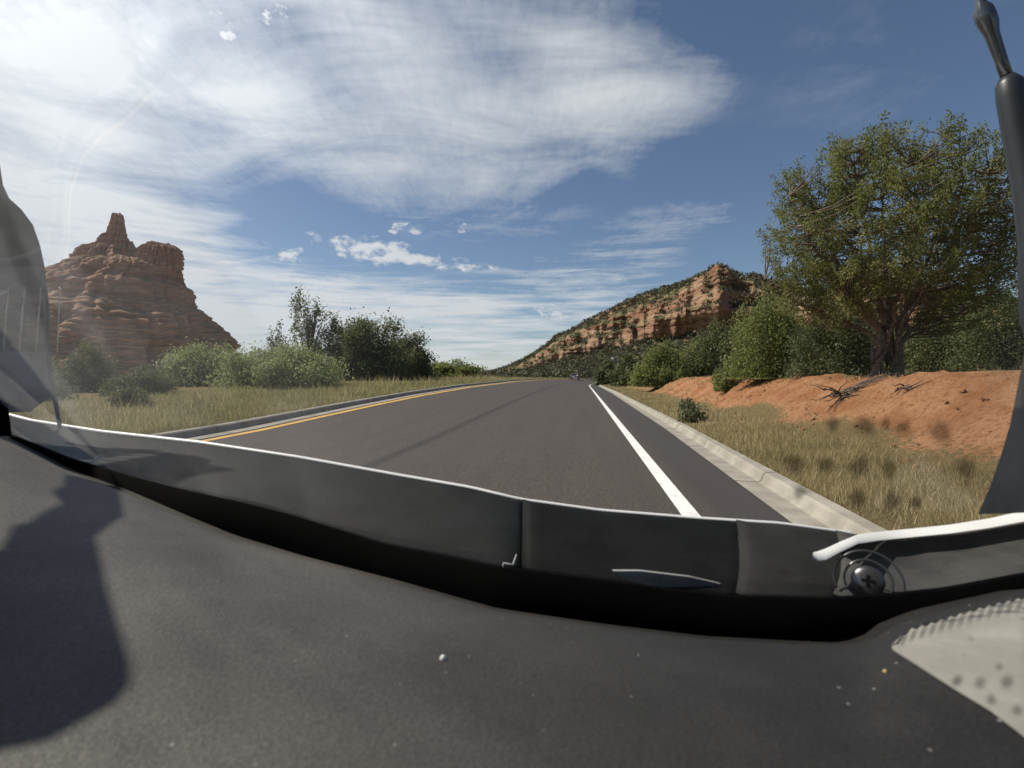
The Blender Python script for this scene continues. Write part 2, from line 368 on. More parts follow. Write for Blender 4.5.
mb.grid([[(-4000 + 8000 * i / n, -2500 + 7500 * j / n, -.35) for i in range(n + 1)] for j in range(n + 1)])
tag(mb.build('ground', M['ground']), 'dry open ground reaching to the horizon', 'ground', kind='structure')

# ------------------------------------------------------------------ mountain and butte
RID = [(470, 377), (500, 370), (520, 362), (532, 355), (545, 346), (555, 338), (575, 328), (600, 315), (625, 303), (650, 292), (680, 283), (700, 277), (710, 276), (716, 272), (722, 273), (730, 278), (738, 278), (752, 276), (765, 281),
       (785, 287), (830, 292), (870, 268), (900, 272), (930, 290), (1000, 300), (1100, 305), (1250, 325), (1420, 350)]
DR = [(470, 800), (560, 660), (640, 550), (718, 460), (800, 410), (900, 350), (1100, 290), (1420, 250)]
PRO = [(0, 0, 0), (.3, .45, .27), (.40, .55, .36), (.47, .575, .52), (.54, .66, .57), (.63, .69, .73), (.75, .85, .85), (.9, .96, .97), (1, 1, 1), (1.2, 1.35, .86)]
scrub_sites = []
mb = MB(); rows = []; NV = 200
for i in range(680):
    px = 470 + 950 * i / 679; D = lerp(DR, px); base = .56 * D
    Hh = (378 - lerp(RID, px)) / F * D + H
    tw = math.exp(-((px - 722) / 26) ** 2) + .8 * math.exp(-((px - 885) / 35) ** 2); r = []
    for j in range(NV):
        v = j / (NV - 1) * 1.2
        fd = lerp([(a, b) for a, b, c in PRO], v); fz = lerp([(a, c) for a, b, c in PRO], v)
        if tw > .02:
            fz2 = lerp([(0, 0), (.3, .27), (.40, .4), (.63, .86), (.75, .93), (.9, .98), (1, 1), (1.2, .8)], v); fz += (fz2 - fz) * min(1, tw)
        wx = (px - 512) / F * D; z = Hh * fz
        cl = sstep(.36, .46, v) * (1 - sstep(.66, .8, v)); cl = max(cl, min(1, tw) * sstep(.36, .46, v) * (1 - sstep(.9, 1, v)))
        q = Vector((wx * .022, 0, z * .006 + 3))
        dd = (1 - abs(noise.noise(q)) * 2) * 26 + (.5 - abs(noise.noise(q * 2.7))) * 18 + (.4 - abs(noise.noise(Vector((wx * .13, 2, z * .012))))) * 9 + fbm(Vector((wx * .06, z * .02, 1)), 4) * 9
        led = (noise.noise(Vector((wx * .01, 3, z * .12))) + .6 * noise.noise(Vector((wx * .03, 7, z * .4)))) * 7.5
        d = base + (D - base) * fd - (dd + led) * cl * min(1, Hh / 60) - fbm(Vector((wx * .03, v * 6, 4)), 4) * 10 * (1 - cl) * v
        z += (fbm(Vector((wx * .05, v * 9, 8)), 4) * .06 * Hh) * (v * (1.25 - v)) + (fbm(Vector((wx * .16, v * 25, 2)), 3) * 1.3 if v > .1 else 0)
        X = (px - 512) / F * d; r.append((X, d, z if v > .01 else -3))
        if .04 < v < .99 and random.random() < ((.16 if v < .42 else .12) if cl < .3 else .03) * (D / 500) ** .5: scrub_sites.append((X, d, z, D))
    rows.append(r)
mb.grid(rows); mt = mb.build('mountain', M['mountain'], smooth=False)
tag(mt, 'long red rock mountain with scrubby slopes and a rocky top on the right', 'mountain', kind='structure')
SC = 800.0
def py2z(py): return H + (378 - py) / F * SC
def stack(mb, L, Rr, y0, y1, nz, na, dep, amp, terr, seed):
    rows = []
    for i in range(nz):
        py = y0 + (y1 - y0) * i / (nz - 1)
        pyt = py + terr * (1.9 * noise.noise(Vector((0, seed, py * .085))) + .9 * noise.noise(Vector((5, seed, py * .21))) + .45 * noise.noise(Vector((3, seed, py * .6))))
        l, r_ = lerp(L, pyt), lerp(Rr, pyt); cx = ((l + r_) / 2 - 512) / F * SC; hw = (r_ - l) / 2 / F * SC; r = []
        for k in range(na):
            a = 2 * math.pi * k / na; dx, dy = math.cos(a), math.sin(a)
            q = Vector((dx * 2.2 + seed, dy * 2.2, py * .03))
            f = 1 + amp * (fbm(q, 4) * .9 + .7 * (.4 - abs(noise.noise(q * 2.3)))) + amp * .4 * noise.noise(Vector((dx * .8 + seed, dy * .8, py * .5))) + amp * .45 * noise.noise(Vector((dx * 12, dy * 12 + seed, py * .35))) - amp * 1.5 * max(0, .25 - abs(noise.noise(Vector((dx * 4.5 + seed, dy * 4.5, py * .012))))) * 2
            f = f if i < nz - 1 else f
            zz = py2z(py) + (5 * noise.noise(Vector((dx * 3 + seed, dy * 3, 4))) + 3 * noise.noise(Vector((dx * 8 + seed, dy * 8, 4)))) * (1 if terr < 3 else .5) + 2.2 * noise.noise(Vector((dx * 5 + seed, dy * 5, py * .3)))
            r.append((cx + dx * hw * f, SC + dy * hw * dep * f, zz))
        rows.append(r)
    n = mb.grid(rows, True); m = n + (nz - 1) * na
    mb.f.append(tuple(m + k for k in range(na))); mb.f.append(tuple(n + k for k in range(na))[::-1])
mb = MB()
stack(mb, [(262, 92), (266, 80), (280, 50), (300, 26), (330, -10), (360, -45), (392, -70)], [(262, 160), (270, 176), (284, 179), (292, 185), (299, 186), (306, 189), (311, 196), (318, 204), (324, 211), (336, 219), (346, 224), (365, 231), (392, 246)], 392, 262, 210, 320, .75, .085, 2.6, 1.0)
stack(mb, [(215, 116), (217, 114), (222, 113), (235, 109), (241, 104), (246, 98), (251, 83), (266, 78), (296, 66)], [(215, 121), (218, 125), (236, 127), (249, 130.5), (256, 136), (270, 141), (296, 144)], 296, 215, 140, 160, .75, .24, 1.8, 5.0)
stack(mb, [(245, 152), (247, 146), (251, 141), (258, 139), (270, 134), (302, 128)], [(245, 170), (247, 175), (251, 179), (259, 180), (270, 180), (284, 179), (302, 183)], 302, 245, 120, 160, .85, .20, 1.2, 9.0)
stack(mb, [(243, 131), (250, 129), (270, 126), (296, 124)], [(243, 134), (250, 137), (270, 142), (296, 150)], 296, 243, 60, 60, 1.0, .15, 1.2, 12.0)
tag(mb.build('butte', M['butte'], smooth=False), 'layered red sandstone butte with a thin spire on the far left', 'butte', kind='structure')

# ------------------------------------------------------------------ foliage
def leaves(cen, size, jit_up=.0):
    n = len(cen); a = rng.normal(size=(n, 3)); a[:, 2] += jit_up; a /= np.linalg.norm(a, axis=1)[:, None]
    b = np.cross(a, rng.normal(size=(n, 3))); b /= np.linalg.norm(b, axis=1)[:, None]
    sz = size * rng.uniform(.6, 1.4, (n, 1)); w = sz * rng.uniform(.35, .6, (n, 1))
    v = np.empty((n, 4, 3)); v[:, 0] = cen - a * sz; v[:, 1] = cen + b * w; v[:, 2] = cen + a * sz; v[:, 3] = cen - b * w
    return v.reshape(-1, 3)
def bush(name, label, cat, xl, xr, yt, d, mat, n=9000, leaf=None, group=None, depth=.8, style='round', K=None, base=None, trunk=False, lift=0.):
    px = (xl + xr) / 2; b = P(px, 378, d); z0 = ground_z(b.x, b.y) if base is None else base
    loc = (b.x, b.y, z0 - .03); w = (xr - xl) / F * d / 2; h = (378 - yt) / F * d + H - z0
    o = thing(name, loc, label, cat, group); leaf = leaf or 1.12 * d / F; n = int(n * 1.55)
    K = K or 70; cs = []
    while len(cs) < K:
        v = rng.normal(size=3); v /= np.linalg.norm(v); r = rng.uniform(.25, 1) ** .45
        u = v * r; u[2] = abs(u[2]) if style != 'tree' else u[2]
        if style == 'tree': u[2] = (u[2] * .5 + .5)
        bulge = 1 + .42 * noise.noise(Vector(u * 2.3) + Vector((px, 0, d)))
        if style == 'airy':
            k_ = len(cs) % 4; u = v * r; cs.append((([-.62, -.12, .22, .62][k_] + u[0] * .20) * w, u[1] * w * .3, (lift + (1 - lift) * [.62, 1.0, .93, .74][k_] * (.5 + .5 * u[2])) * h)); continue
        cs.append((u[0] * bulge * w * .93, u[1] * bulge * w * depth, max(.05, lift + (1 - lift) * u[2] * bulge * .93) * h))
    cs = np.array(cs) + np.array(loc); cl = rng.integers(0, K, n); sg = {'round': (.15, .15), 'tree': (.12, .14), 'wispy': (.11, .24), 'airy': (.05, .10)}[style]
    c = cs[cl] + rng.normal(size=(n, 3)) * np.array([w * sg[0], w * sg[0] * depth, h * sg[1] * .6])
    far = rng.random(n) < .10; c[far] += rng.normal(size=(int(far.sum()), 3)) * np.array([w * .05, w * .05, h * .045])
    c[:, 2] = np.maximum(c[:, 2], loc[2] + .02)
    tint = np.clip(rng.normal(.5, .2, n) + rng.normal(0, .16, K)[cl], 0, 1)
    raw_mesh('foliage', leaves(c, leaf * rng.uniform(.7, 1.35, (n, 1)), 1.0 if style == 'wispy' else .3), None, M[mat], o, tint)
    mb = MB(); B = Vector(loc)
    for k in range(0, K, 2):
        e = Vector(cs[k]); m = B.lerp(e, .5) + Vector((0, 0, (e.z - B.z) * .12)); r0 = max(.006, h * .012)
        mb.tube([B + Vector((rng.normal() * w * .06, rng.normal() * w * .06, -.05)), m, e], [r0, r0 * .6, r0 * .25], 5, False)
    if (trunk or style in ('tree', 'airy')): mb.tube([B - Vector((0, 0, .1)), B + Vector((0, 0, h * .25)), B + Vector((w * .05, 0, h * .6))], [h * .03, h * .024, h * .01], 8)
    mb.build('trunk' if (trunk or style in ('tree', 'airy')) else 'stem', M['bark' if (trunk or style in ('tree', 'airy')) else 'twig'], o)
    return o

def juniper():
    d = 11.0; KK = d / 9.7; b = P(886, 372, d); gz = ground_z(b.x, b.y); loc = Vector((b.x, b.y, gz - .08)); sc = d / F
    o = thing('juniper_tree', loc, 'big juniper with several trunks and a broad green crown on top of the orange bank', 'tree')
    def W(px, py, dy=0): p = P(px, py, d); return Vector((p.x, p.y + dy, p.z))
    limbs = []; mb = MB()
    spec = [((880, 335), (845, 300), (800, 250), (775, 205), .11, -.5), ((878, 330), (850, 270), (820, 190), (805, 140), .12, .5), ((880, 325), (868, 260), (850, 180), (842, 118), .11, -.2), ((893, 330), (895, 260), (900, 190), (897, 122), .12, .6),
            ((897, 330), (915, 260), (935, 180), (938, 118), .11, -.6), ((900, 335), (930, 275), (965, 200), (978, 130), .12, .2), ((903, 338), (950, 300), (985, 255), (1005, 200), .10, -.3), ((900, 345), (945, 325), (990, 305), (1015, 280), .07, .6),
            ((876, 338), (840, 315), (800, 295), (778, 275), .07, .5), ((886, 330), (880, 280), (872, 230), (868, 190), .08, -1.2), ((895, 330), (912, 280), (925, 240), (930, 200), .08, -1.3), ((890, 330), (885, 270), (900, 210), (910, 160), .08, 1.3)]
    for k, (a, c, e, f, r, dy) in enumerate(spec):
        left = a[0] < 890; b0 = loc + Vector(((-.24 if left else .27) + rng.normal() * .06, rng.normal() * .05, 0))
        pts = [b0, W(*a, dy * .12), W(*c, dy * .5), W(*e, dy * .9), W(*f, dy * 1.1)]
        fine = []
        for i in range(25):
            t = i / 24 * 4; j = min(3, int(t)); u = t - j; p0, p1, p2, p3 = pts[max(0, j - 1)], pts[j], pts[j + 1], pts[min(4, j + 2)]
            q = .5 * ((2 * p1) + (p2 - p0) * u + (2 * p0 - 5 * p1 + 4 * p2 - p3) * u * u + (3 * p1 - p0 - 3 * p2 + p3) * u ** 3)
            fine.append(q + Vector((rng.normal(), rng.normal(), 0)) * .02)
        mb.tube(fine[:21], [r * (1 - i / 21) ** .85 * .60 + .007 for i in range(21)], 8); limbs.append(fine)
    for sx in (-.24, .02, .27):
        mb.tube([loc + Vector((sx * 1.3, 0, -.1)), loc + Vector((sx, 0, .15)), loc + Vector((sx * 1.1, 0, .45)), loc + Vector((sx * 1.3, 0, .8))], [.12, .085, .06, .02], 12)
    ctr = W(889, 236); allp = [(p, i) for f in limbs for i, p in enumerate(f) if i > 6]
    tips = []; cut = lambda q: False
    while len(tips) < 1250:
        v = rng.normal(size=3); v /= np.linalg.norm(v); r = rng.uniform(.12, 1) ** .4
        lob = 1 + .15 * noise.noise(Vector(v * 2.6) + Vector((1, 2, 8))) + .07 * noise.noise(Vector(v * 7)); lob = min(lob, 1.06)
        q = ctr + Vector((v[0] * 2.22, v[1] * 1.95, v[2] * 2.16)) * (r * lob * KK)
        zz = (q.z - ctr.z) / KK; xx = (q.x - ctr.x) / KK
        if zz < -1.75 + .78 * math.exp(-((xx + .1) / .5) ** 2) - .1 * abs(xx): continue
        if noise.noise(q * 1.25) < (-.16 if zz > -.4 else -.34) and r > .5: continue
        if zz < -2.0 or zz > 2.12 or (zz > 1.6 and abs(xx) > 1.15 + .4 * noise.noise(q * 3)): continue
        tips.append(q)
    lv = []; tn = []
    for q in tips:
        best = min(allp, key=lambda pi: (pi[0] - q).length + (.6 if pi[0].z > q.z - .1 else 0)); s_ = best[0]
        m = s_.lerp(q, .55) + Vector((0, 0, -.08)); mb.tube([s_, m, q], [.017, .011, .005], 4, False)
        ax = (q - s_).normalized() * .4 + Vector((0, 0, .75)) + (q - ctr).normalized() * .35; ax.normalize()
        n = int(rng.integers(62, 135)); L = rng.uniform(.18, .36); tq = rng.uniform(-.6, .6, n); wd = .07 * (1.1 - np.abs(tq))
        lv.append(np.array(q)[None] + np.outer(tq * L, np.array(ax)) + rng.normal(size=(n, 3)) * wd[:, None]); tn.append(np.clip(rng.normal(.5 + rng.normal() * .17, .17, n), 0, 1))
    for _ in range(40):                                  # bare dead twigs poking out of the crown
        q = tips[int(rng.integers(0, len(tips)))]; e = q + (q - ctr).normalized() * rng.uniform(.15, .4) + Vector((rng.normal() * .06, rng.normal() * .06, .1)); mb.tube([q, q.lerp(e, .5) + Vector((.02, 0, .02)), e], [.005, .004, .002], 4, False)
    mb.build('trunk', M['bark'], o); raw_mesh('crown', leaves(np.concatenate(lv), .025, .8), None, M['leaf_juniper'], o, np.concatenate(tn))
juniper()
TL, TR = 'shrubs and trees left of the road', 'shrubs and trees on the right bank'
bush('mesquite_bush', 'large rounded light green bush left of the road in front of the thin tree', 'bush', 224, 346, 348, 24, 'leaf_pale', 30000, group=TL, K=130, style='wispy')
bush('mesquite_bush', 'pale green spreading bush at the foot of the red butte', 'bush', 158, 252, 346, 27, 'leaf_pale', 14000, group=TL, K=90, style='wispy')
bush('thin_tree', 'tall thin crowned dark tree rising behind the light green bush on the left', 'tree', 262, 352, 294, 34, 'leaf_dark', 6500, group=TL, style='airy', K=92, lift=.12)
bush('juniper_tree', 'broad dark juniper with a domed crown, tallest of the dark pair beside the thin tree', 'tree', 328, 414, 317, 37, 'leaf_dark', 24000, group=TL, style='round', K=90, trunk=True)
bush('juniper_tree', 'smaller dark juniper nearest the road on the left, right of the domed one', 'tree', 384, 436, 334, 41, 'leaf_dark', 15000, group=TL, style='round', K=70, trunk=True)
bush('roadside_bush', 'low light green bush alone beyond the dark junipers on the left', 'bush', 424, 482, 361, 62, 'leaf_bright', 8000, group=TL, K=60)
bush('dark_shrub', 'dark shrub in front of the butte just right of the grey windscreen pillar', 'shrub', 52, 112, 348, 22, 'leaf_olive', 10000, group=TL, K=80)
bush('olive_shrub', 'low olive shrub in the grass between the dark shrub and the pale green bush', 'shrub', 104, 172, 366, 19, 'leaf_olive', 9000, group=TL, K=70)
bush('olive_shrub', 'olive shrub at the far left seen beside the windscreen pillar', 'shrub', -30, 62, 352, 17, 'leaf_olive', 9000, group=TL, K=70)
bush('weed_clump', 'small ragged weed clump in the left verge below the olive shrub', 'weed', 112, 150, 386, 14, 'leaf_olive', 2600, group='weeds in the verges', style='wispy')
bush('bright_bush', 'bright green drooping bush on the bank left of the big juniper', 'bush', 726, 812, 302, 16, 'leaf_bright', 26000, group=TR, K=130, style='wispy')
bush('bank_shrub', 'olive shrub on the bank behind the bright drooping bush, taller than the low row', 'shrub', 692, 746, 326, 34, 'leaf_olive', 12000, group=TR, K=70, style='wispy')
bush('bank_shrub', 'mid green shrub at the edge of the road bank, largest of the low row', 'shrub', 632, 692, 350, 34, 'leaf_bright', 12000, group=TR, K=90, style='wispy')
bush('bank_shrub', 'green shrub between the low roadside shrub and the taller olive bank shrub', 'shrub', 672, 728, 346, 36, 'leaf_bright', 10000, group=TR, K=80, style='wispy')
bush('bank_shrub', 'small green shrub beside the distant grey sign', 'shrub', 611, 646, 358, 55, 'leaf_olive', 7000, group=TR, K=60)
bush('bank_shrub', 'dark shrub where the road bends out of sight', 'shrub', 594, 622, 362, 80, 'leaf_dark', 6000, group=TR, K=60)
bush('understorey_shrub', 'dark shrub in the shade left of the juniper trunks', 'shrub', 792, 872, 305, 14.0, 'leaf_dark', 15000, group=TR, K=90)
bush('understorey_shrub', 'olive shrub behind the juniper trunks to their right', 'shrub', 900, 985, 300, 15.0, 'leaf_olive', 15000, group=TR, K=90)
bush('understorey_shrub', 'dark shrub at the right edge beside the antenna', 'shrub', 955, 1060, 282, 13.0, 'leaf_dark', 15000, group=TR, K=90)
bush('understorey_shrub', 'grey green shrub filling the gap behind the juniper trunks', 'shrub', 845, 925, 322, 16.5, 'leaf_olive', 12000, group=TR, K=80)
bush('weed_clump', 'grey green weed clump in the dry grass beside the right kerb', 'weed', 676, 706, 397, 12.2, 'leaf_sage', 2600, group='weeds in the verges', style='wispy')
bush('weed_clump', 'yellow green weed on the bank below the bright drooping bush', 'weed', 712, 742, 362, 18, 'leaf_bright', 2000, group='weeds in the verges', style='wispy')

# scrub on the mountain: one mass nobody could count
cs = []; tn = []
for (x_, y_, z_, D) in scrub_sites:
    n = 26; r_ = rng.uniform(.9, 2.4) * (.6 + D / 900); c = rng.normal(size=(n, 3)) * np.array([r_, r_, r_ * .55]) * .6 + np.array([x_, y_, z_ + r_ * .45])
    cs.append(np.concatenate([c, np.full((n, 1), r_ * .42)], 1)); tn.append(np.clip(rng.normal(.45 + rng.normal() * .2, .2, n), 0, 1))
for _ in range(1500):                                   # brush on the flat in front of the mountain and the butte
    if random.random() < .62: px = random.uniform(470, 1200); d = random.uniform(130, 330) if px < 760 else random.uniform(45, 200)
    else: px = random.uniform(-150, 470); d = random.uniform(90, 420)
    p = P(px, 378, d); n = 40; r_ = rng.uniform(.7, 2.0) * (1.25 if px > 480 else .62)
    gz = ground_z(p.x, p.y) if d < 140 else (0.2 if px > 480 else -.3)
    c = rng.normal(size=(n, 3)) * np.array([r_, r_, r_ * .6]) * .55 + np.array([p.x, p.y, gz + r_ * .6]); cs.append(np.concatenate([c, np.full((n, 1), r_ * .3)], 1)); tn.append(np.clip(rng.normal(.45 + rng.normal() * .2, .2, n), 0, 1))
cs = np.concatenate(cs); v = leaves(cs[:, :3], 1.0)
v = (v.reshape(-1, 4, 3) - cs[:, None, :3]) * cs[:, None, 3:4] + cs[:, None, :3]
tag(raw_mesh('scrub', v.reshape(-1, 3), None, M['leaf_scrub'], None, np.concatenate(tn)), 'dark green scrub dotted over the mountain slopes and flats', 'scrub', kind='stuff')

# grass in the verges
def grass(name, label, n, side, s0, s1, u0, u1, hh, mat, thin, bias=2.2, umask=None):
    s = s0 + (s1 - s0) * rng.uniform(0, 1, n) ** bias; u = u0 + (u1 - u0) * rng.uniform(0, 1, n) ** 1.15
    keep = []; base = []
    for i in range(n):
        cl = noise.noise(Vector((s[i] * 1.4, u[i] * 2.2, side * 5))) + .5 * noise.noise(Vector((s[i] * .3, u[i] * .5, 11)))
        if cl < thin + random.uniform(-.3, .3): continue
        if umask and random.random() > umask(u[i], s[i]): continue
        q = kb(s[i]) + u[i] if side > 0 else LB - u[i]; a = at(s[i], q)
        base.append((a[0], a[1], (zright(u[i], s[i]) if side > 0 else zleft(u[i], s[i])) - .04)); keep.append((cl, s[i]))
    base = np.array(base); k = np.array(keep); m = len(base)
    h = hh * rng.uniform(.35, 1.15, m) * (1 + .5 * k[:, 0]); w = np.maximum(.0022, .00055 * k[:, 1]) * rng.uniform(.7, 1.6, m)
    an = rng.uniform(0, 6.283, m); ln = rng.normal(size=(m, 2)) * .33 * h[:, None]
    v = np.empty((m, 3, 3)); v[:, 0] = base; v[:, 1] = base; v[:, 2] = base
    v[:, 0, 0] -= np.cos(an) * w; v[:, 0, 1] -= np.sin(an) * w; v[:, 1, 0] += np.cos(an) * w; v[:, 1, 1] += np.sin(an) * w
    v[:, 2, 0] += ln[:, 0]; v[:, 2, 1] += ln[:, 1]; v[:, 2, 2] += h
    tint = np.clip(rng.normal(.55, .2, m) + .28 * np.array([noise.noise(Vector((b[0] * .5, b[1] * .5, 4))) for b in base]), 0, 1)
    return tag(raw_mesh(name, v.reshape(-1, 3), None, M[mat], None, tint, True), label, 'grass', kind='stuff')
grass('grass', 'dry straw coloured grass between the right kerb and the bank', 130000, 1, 2.5, 70, .02, 2.4, .15, 'grass', -.2, 2.4, lambda u, s: (1 if u < 1.3 else max(.07, 1.5 - u * .8)) * (.55 + .45 * (u > .3)))
grass('grass', 'sparse dry grass along the top of the orange bank', 34000, 1, 4, 90, 2.2, 7.0, .15, 'grass', .12, 1.5, lambda u, s: lerp([(2.2, .1), (3.3, .25), (3.9, 1), (7, 1)], u) if s < 18 else 1)
grass('grass', 'tall pale seed stems standing over the left verge grass', 4500, -1, 6, 60, .1, 6, .5, 'grass', -.1, 1.4)
grass('grass', 'green and straw coloured grass in the left verge', 170000, -1, 5, 120, .0, 8, .2, 'grass_green', -.4, 1.5)
# clods on the bank
mb = MB()
for _ in range(380):
    s = random.uniform(3, 26) ; u = random.uniform(1.3, 4.4); a = at(s, kb(s) + u); r_ = random.uniform(.008, .035) * random.choice((1, 1, 1, 1.8)); z = zright(u, s)
    rows = []
    for i in range(4):
        ph = -math.pi / 2 + math.pi * i / 3; rows.append([(a[0] + r_ * math.cos(ph) * math.cos(q) * random.uniform(.7, 1.2) + 1e-4, a[1] + r_ * math.cos(ph) * math.sin(q), z + r_ * .7 * math.sin(ph) + r_ * .2) for q in (0, 1.05, 2.1, 3.14, 4.2, 5.2)])
    mb.grid(rows, True)
tag(mb.build('gravel', M['soil'], smooth=False), 'small orange clods and stones scattered on the cut bank', 'gravel', kind='stuff')
# dead roots hanging on the bank
def roots(px, py, d, n, L, label):
    d = next(q * .05 for q in range(60, 400) if (lambda b: b.z < ground_z(b.x, b.y) + .02)(P(px, py, q * .05))); b = P(px, py, d); loc = Vector((b.x, b.y, b.z)); o = thing('dead_brush', loc, label, 'dead brush', 'dead brush on the bank'); mb = MB()
    for k in range(n):
        a = rng.uniform(-1.5, 1.5); c = loc + Vector((rng.normal() * .1, rng.normal() * .06, .06)); pts = [c]
        dr = Vector((math.sin(a) * .9, -.45 + rng.normal() * .2, -.15 + .75 * math.cos(a * 2) * rng.uniform(-.6, 1)))
        for j in range(4):
            nx = pts[-1] + dr * (L / 4) + Vector((rng.normal(), rng.normal(), rng.normal())) * .03; nx.z = max(nx.z, ground_z(nx.x, nx.y) + .06); pts.append(nx)
        mb.tube(pts, [.018, .014, .010, .007, .004], 5, False)
    mb.build('branch', M['dead'], o)
roots(842, 396, 8.6, 34, .75, 'tangle of dead dark roots hanging on the orange bank below the juniper')
roots(902, 392, 8.6, 8, .3, 'small dead twigs on the bank edge right of the root tangle')

# ------------------------------------------------------------------ distant car and sign
b = P(575, 381, 118); loc = Vector((b.x, b.y, ground_z(b.x, b.y) + .01)); car = thing('car', loc, 'small dark grey car far ahead where the road bends', 'car')
def C(x, y, z): a = R(-14); return loc + Vector((x * math.cos(a) - y * math.sin(a), x * math.sin(a) + y * math.cos(a), z))
mb = MB(); prof = [(-2.1, .35), (-2.15, .75), (-2.0, .98), (-1.55, 1.42), (.2, 1.46), (.95, 1.0), (2.0, .82), (2.1, .4)]
mb.grid([[C(sx * (.88 if z < 1.1 else .68), yy, z) for yy, z in prof] for sx in (-1, -.9, .9, 1)]); n = len(prof)
mb.f.append(tuple(range(n))); mb.f.append(tuple(range(3 * n, 4 * n))[::-1]); mb.f.append((0, n, 2 * n, 3 * n)); mb.build('body', M['car_body'], car)
mb = MB(); mb.quad(C(-.6, -1.98, 1.03), C(.6, -1.98, 1.03), C(.52, -1.62, 1.38), C(-.52, -1.62, 1.38)); mb.build('rear_window', M['car_glass'], car)
for sx in (-1, 1):
    mb = MB(); mb.box(C(sx * .68, -2.12, .85), (.3, .08, .18), R(-14)); mb.build('tail_lamp', M['lamp_red'], car)
    for yy in (-1.35, 1.35):
        mb = MB(); mb.tube([C(sx * .70, yy, .32), C(sx * .9, yy, .32)], .32, 16); w = mb.build('wheel', M['tyre'], car)
        mb = MB(); mb.tube([C(sx * .88, yy, .32), C(sx * .915, yy, .32)], .2, 12); mb.build('rim', M['rim'], w)
mb = MB(); mb.box(C(0, -2.17, .7), (.5, .02, .14), R(-14)); mb.build('number_plate', M['plate'], car)
b = P(614, 370, 90); loc = Vector((b.x, b.y, ground_z(b.x, b.y))); sg = thing('road_sign', loc, 'small grey road sign on a post beside the far end of the road', 'road sign')
zt = H + (378 - 357.5) / F * 90; mb = MB(); mb.box(loc + Vector((0, 0, (zt - loc.z) / 2)), (.07, .05, zt - loc.z)); mb.build('post', M['post'], sg)
mb = MB(); mb.box(Vector((loc.x, loc.y - .05, zt - .62)), (.95, .03, 1.2)); mb.build('panel', M['sign'], sg)

# ------------------------------------------------------------------ the car we look out of
V0 = Vector((-.5, .9, 0))
veh = thing('vehicle_front', V0, 'dark dashboard, black cowl and white bonnet edge of the car looked out of', 'car')
DE = [(-500, 300), (-250, 360), (-60, 415), (0, 432), (66, 466), (126, 488), (227, 531), (303, 554), (399, 579), (497, 607), (614, 624), (712, 636), (799, 641), (850, 641), (872, 636), (893, 622), (930, 609), (1024, 589), (1300, 545), (1500, 525)]
CB = [(-500, 300), (-250, 360), (-60, 420), (5, 433), (66, 458), (126, 476), (202, 494), (263, 506), (379, 544), (497, 568), (614, 583), (720, 597), (829, 600), (893, 596), (949, 590), (1024, 576), (1300, 540), (1500, 520)]
CT = [(-500, 330), (-250, 372), (-60, 402), (0, 413), (30, 421), (100, 432), (200, 443), (300, 458), (400, 476), (470, 488), (520, 500), (600, 511), (700, 519), (780, 524), (845, 533), (900, 539), (960, 534), (1024, 523), (1300, 480), (1500, 455)]
DD = [(-500, .95), (0, .74), (200, .60), (500, .47), (800, .43), (1024, .43), (1500, .55)]
def edge(px): return P(px, lerp(DE, px), lerp(DD, px))
# dashboard
mb = MB(); rows = []; pxs = [-420 + i * 16 for i in range(115)]
near = lambda px: P(px, 800, .205)
for j in range(-3, 40):
    r = []
    for px in pxs:
        e = edge(px); b_ = near(px)
        if j < 0: q = e + Vector((0, .004 - .004 * (j + 1) ** 2 * .0, 0)) + Vector((0, .012 + .01 * (-j), -.006 * j * j - .004)) if j == -1 else e + Vector((0, .02, -.012 - .03 * (-j - 1)))
        else:
            t_ = j / 34; q = e.lerp(b_, t_) + Vector((0, 0, .012 * math.sin(math.pi * min(1, t_))))
            q.z -= .006 * (1 - min(1, t_ * 8)) ** 2
        r.append(q)
    rows.append(r)
mb.grid(rows); dash = mb.build('dashboard', M['dash'], veh)
def on_dash(px, py, up=.0015):
    """point of the dashboard surface in direction (px, py)"""
    best = None; cam = Vector((0, 0, H)); dr = (P(px, py, 1) - cam).normalized()
    hit, loc_, nrm, idx = dash_bvh.ray_cast(cam, dr)
    return (loc_ + Vector((0, 0, up))) if hit is not None and loc_ else cam + dr * .3
from mathutils.bvhtree import BVHTree
class _B:
    def __init__(s, mb_): s.t = BVHTree.FromPolygons([tuple(p) for p in mb_.v], mb_.f)
    def ray_cast(s, o, d):
        r = s.t.ray_cast(o, d); return (True if r[0] is not None else None, r[0], r[1], r[2])
dash_bvh = _B(mb)
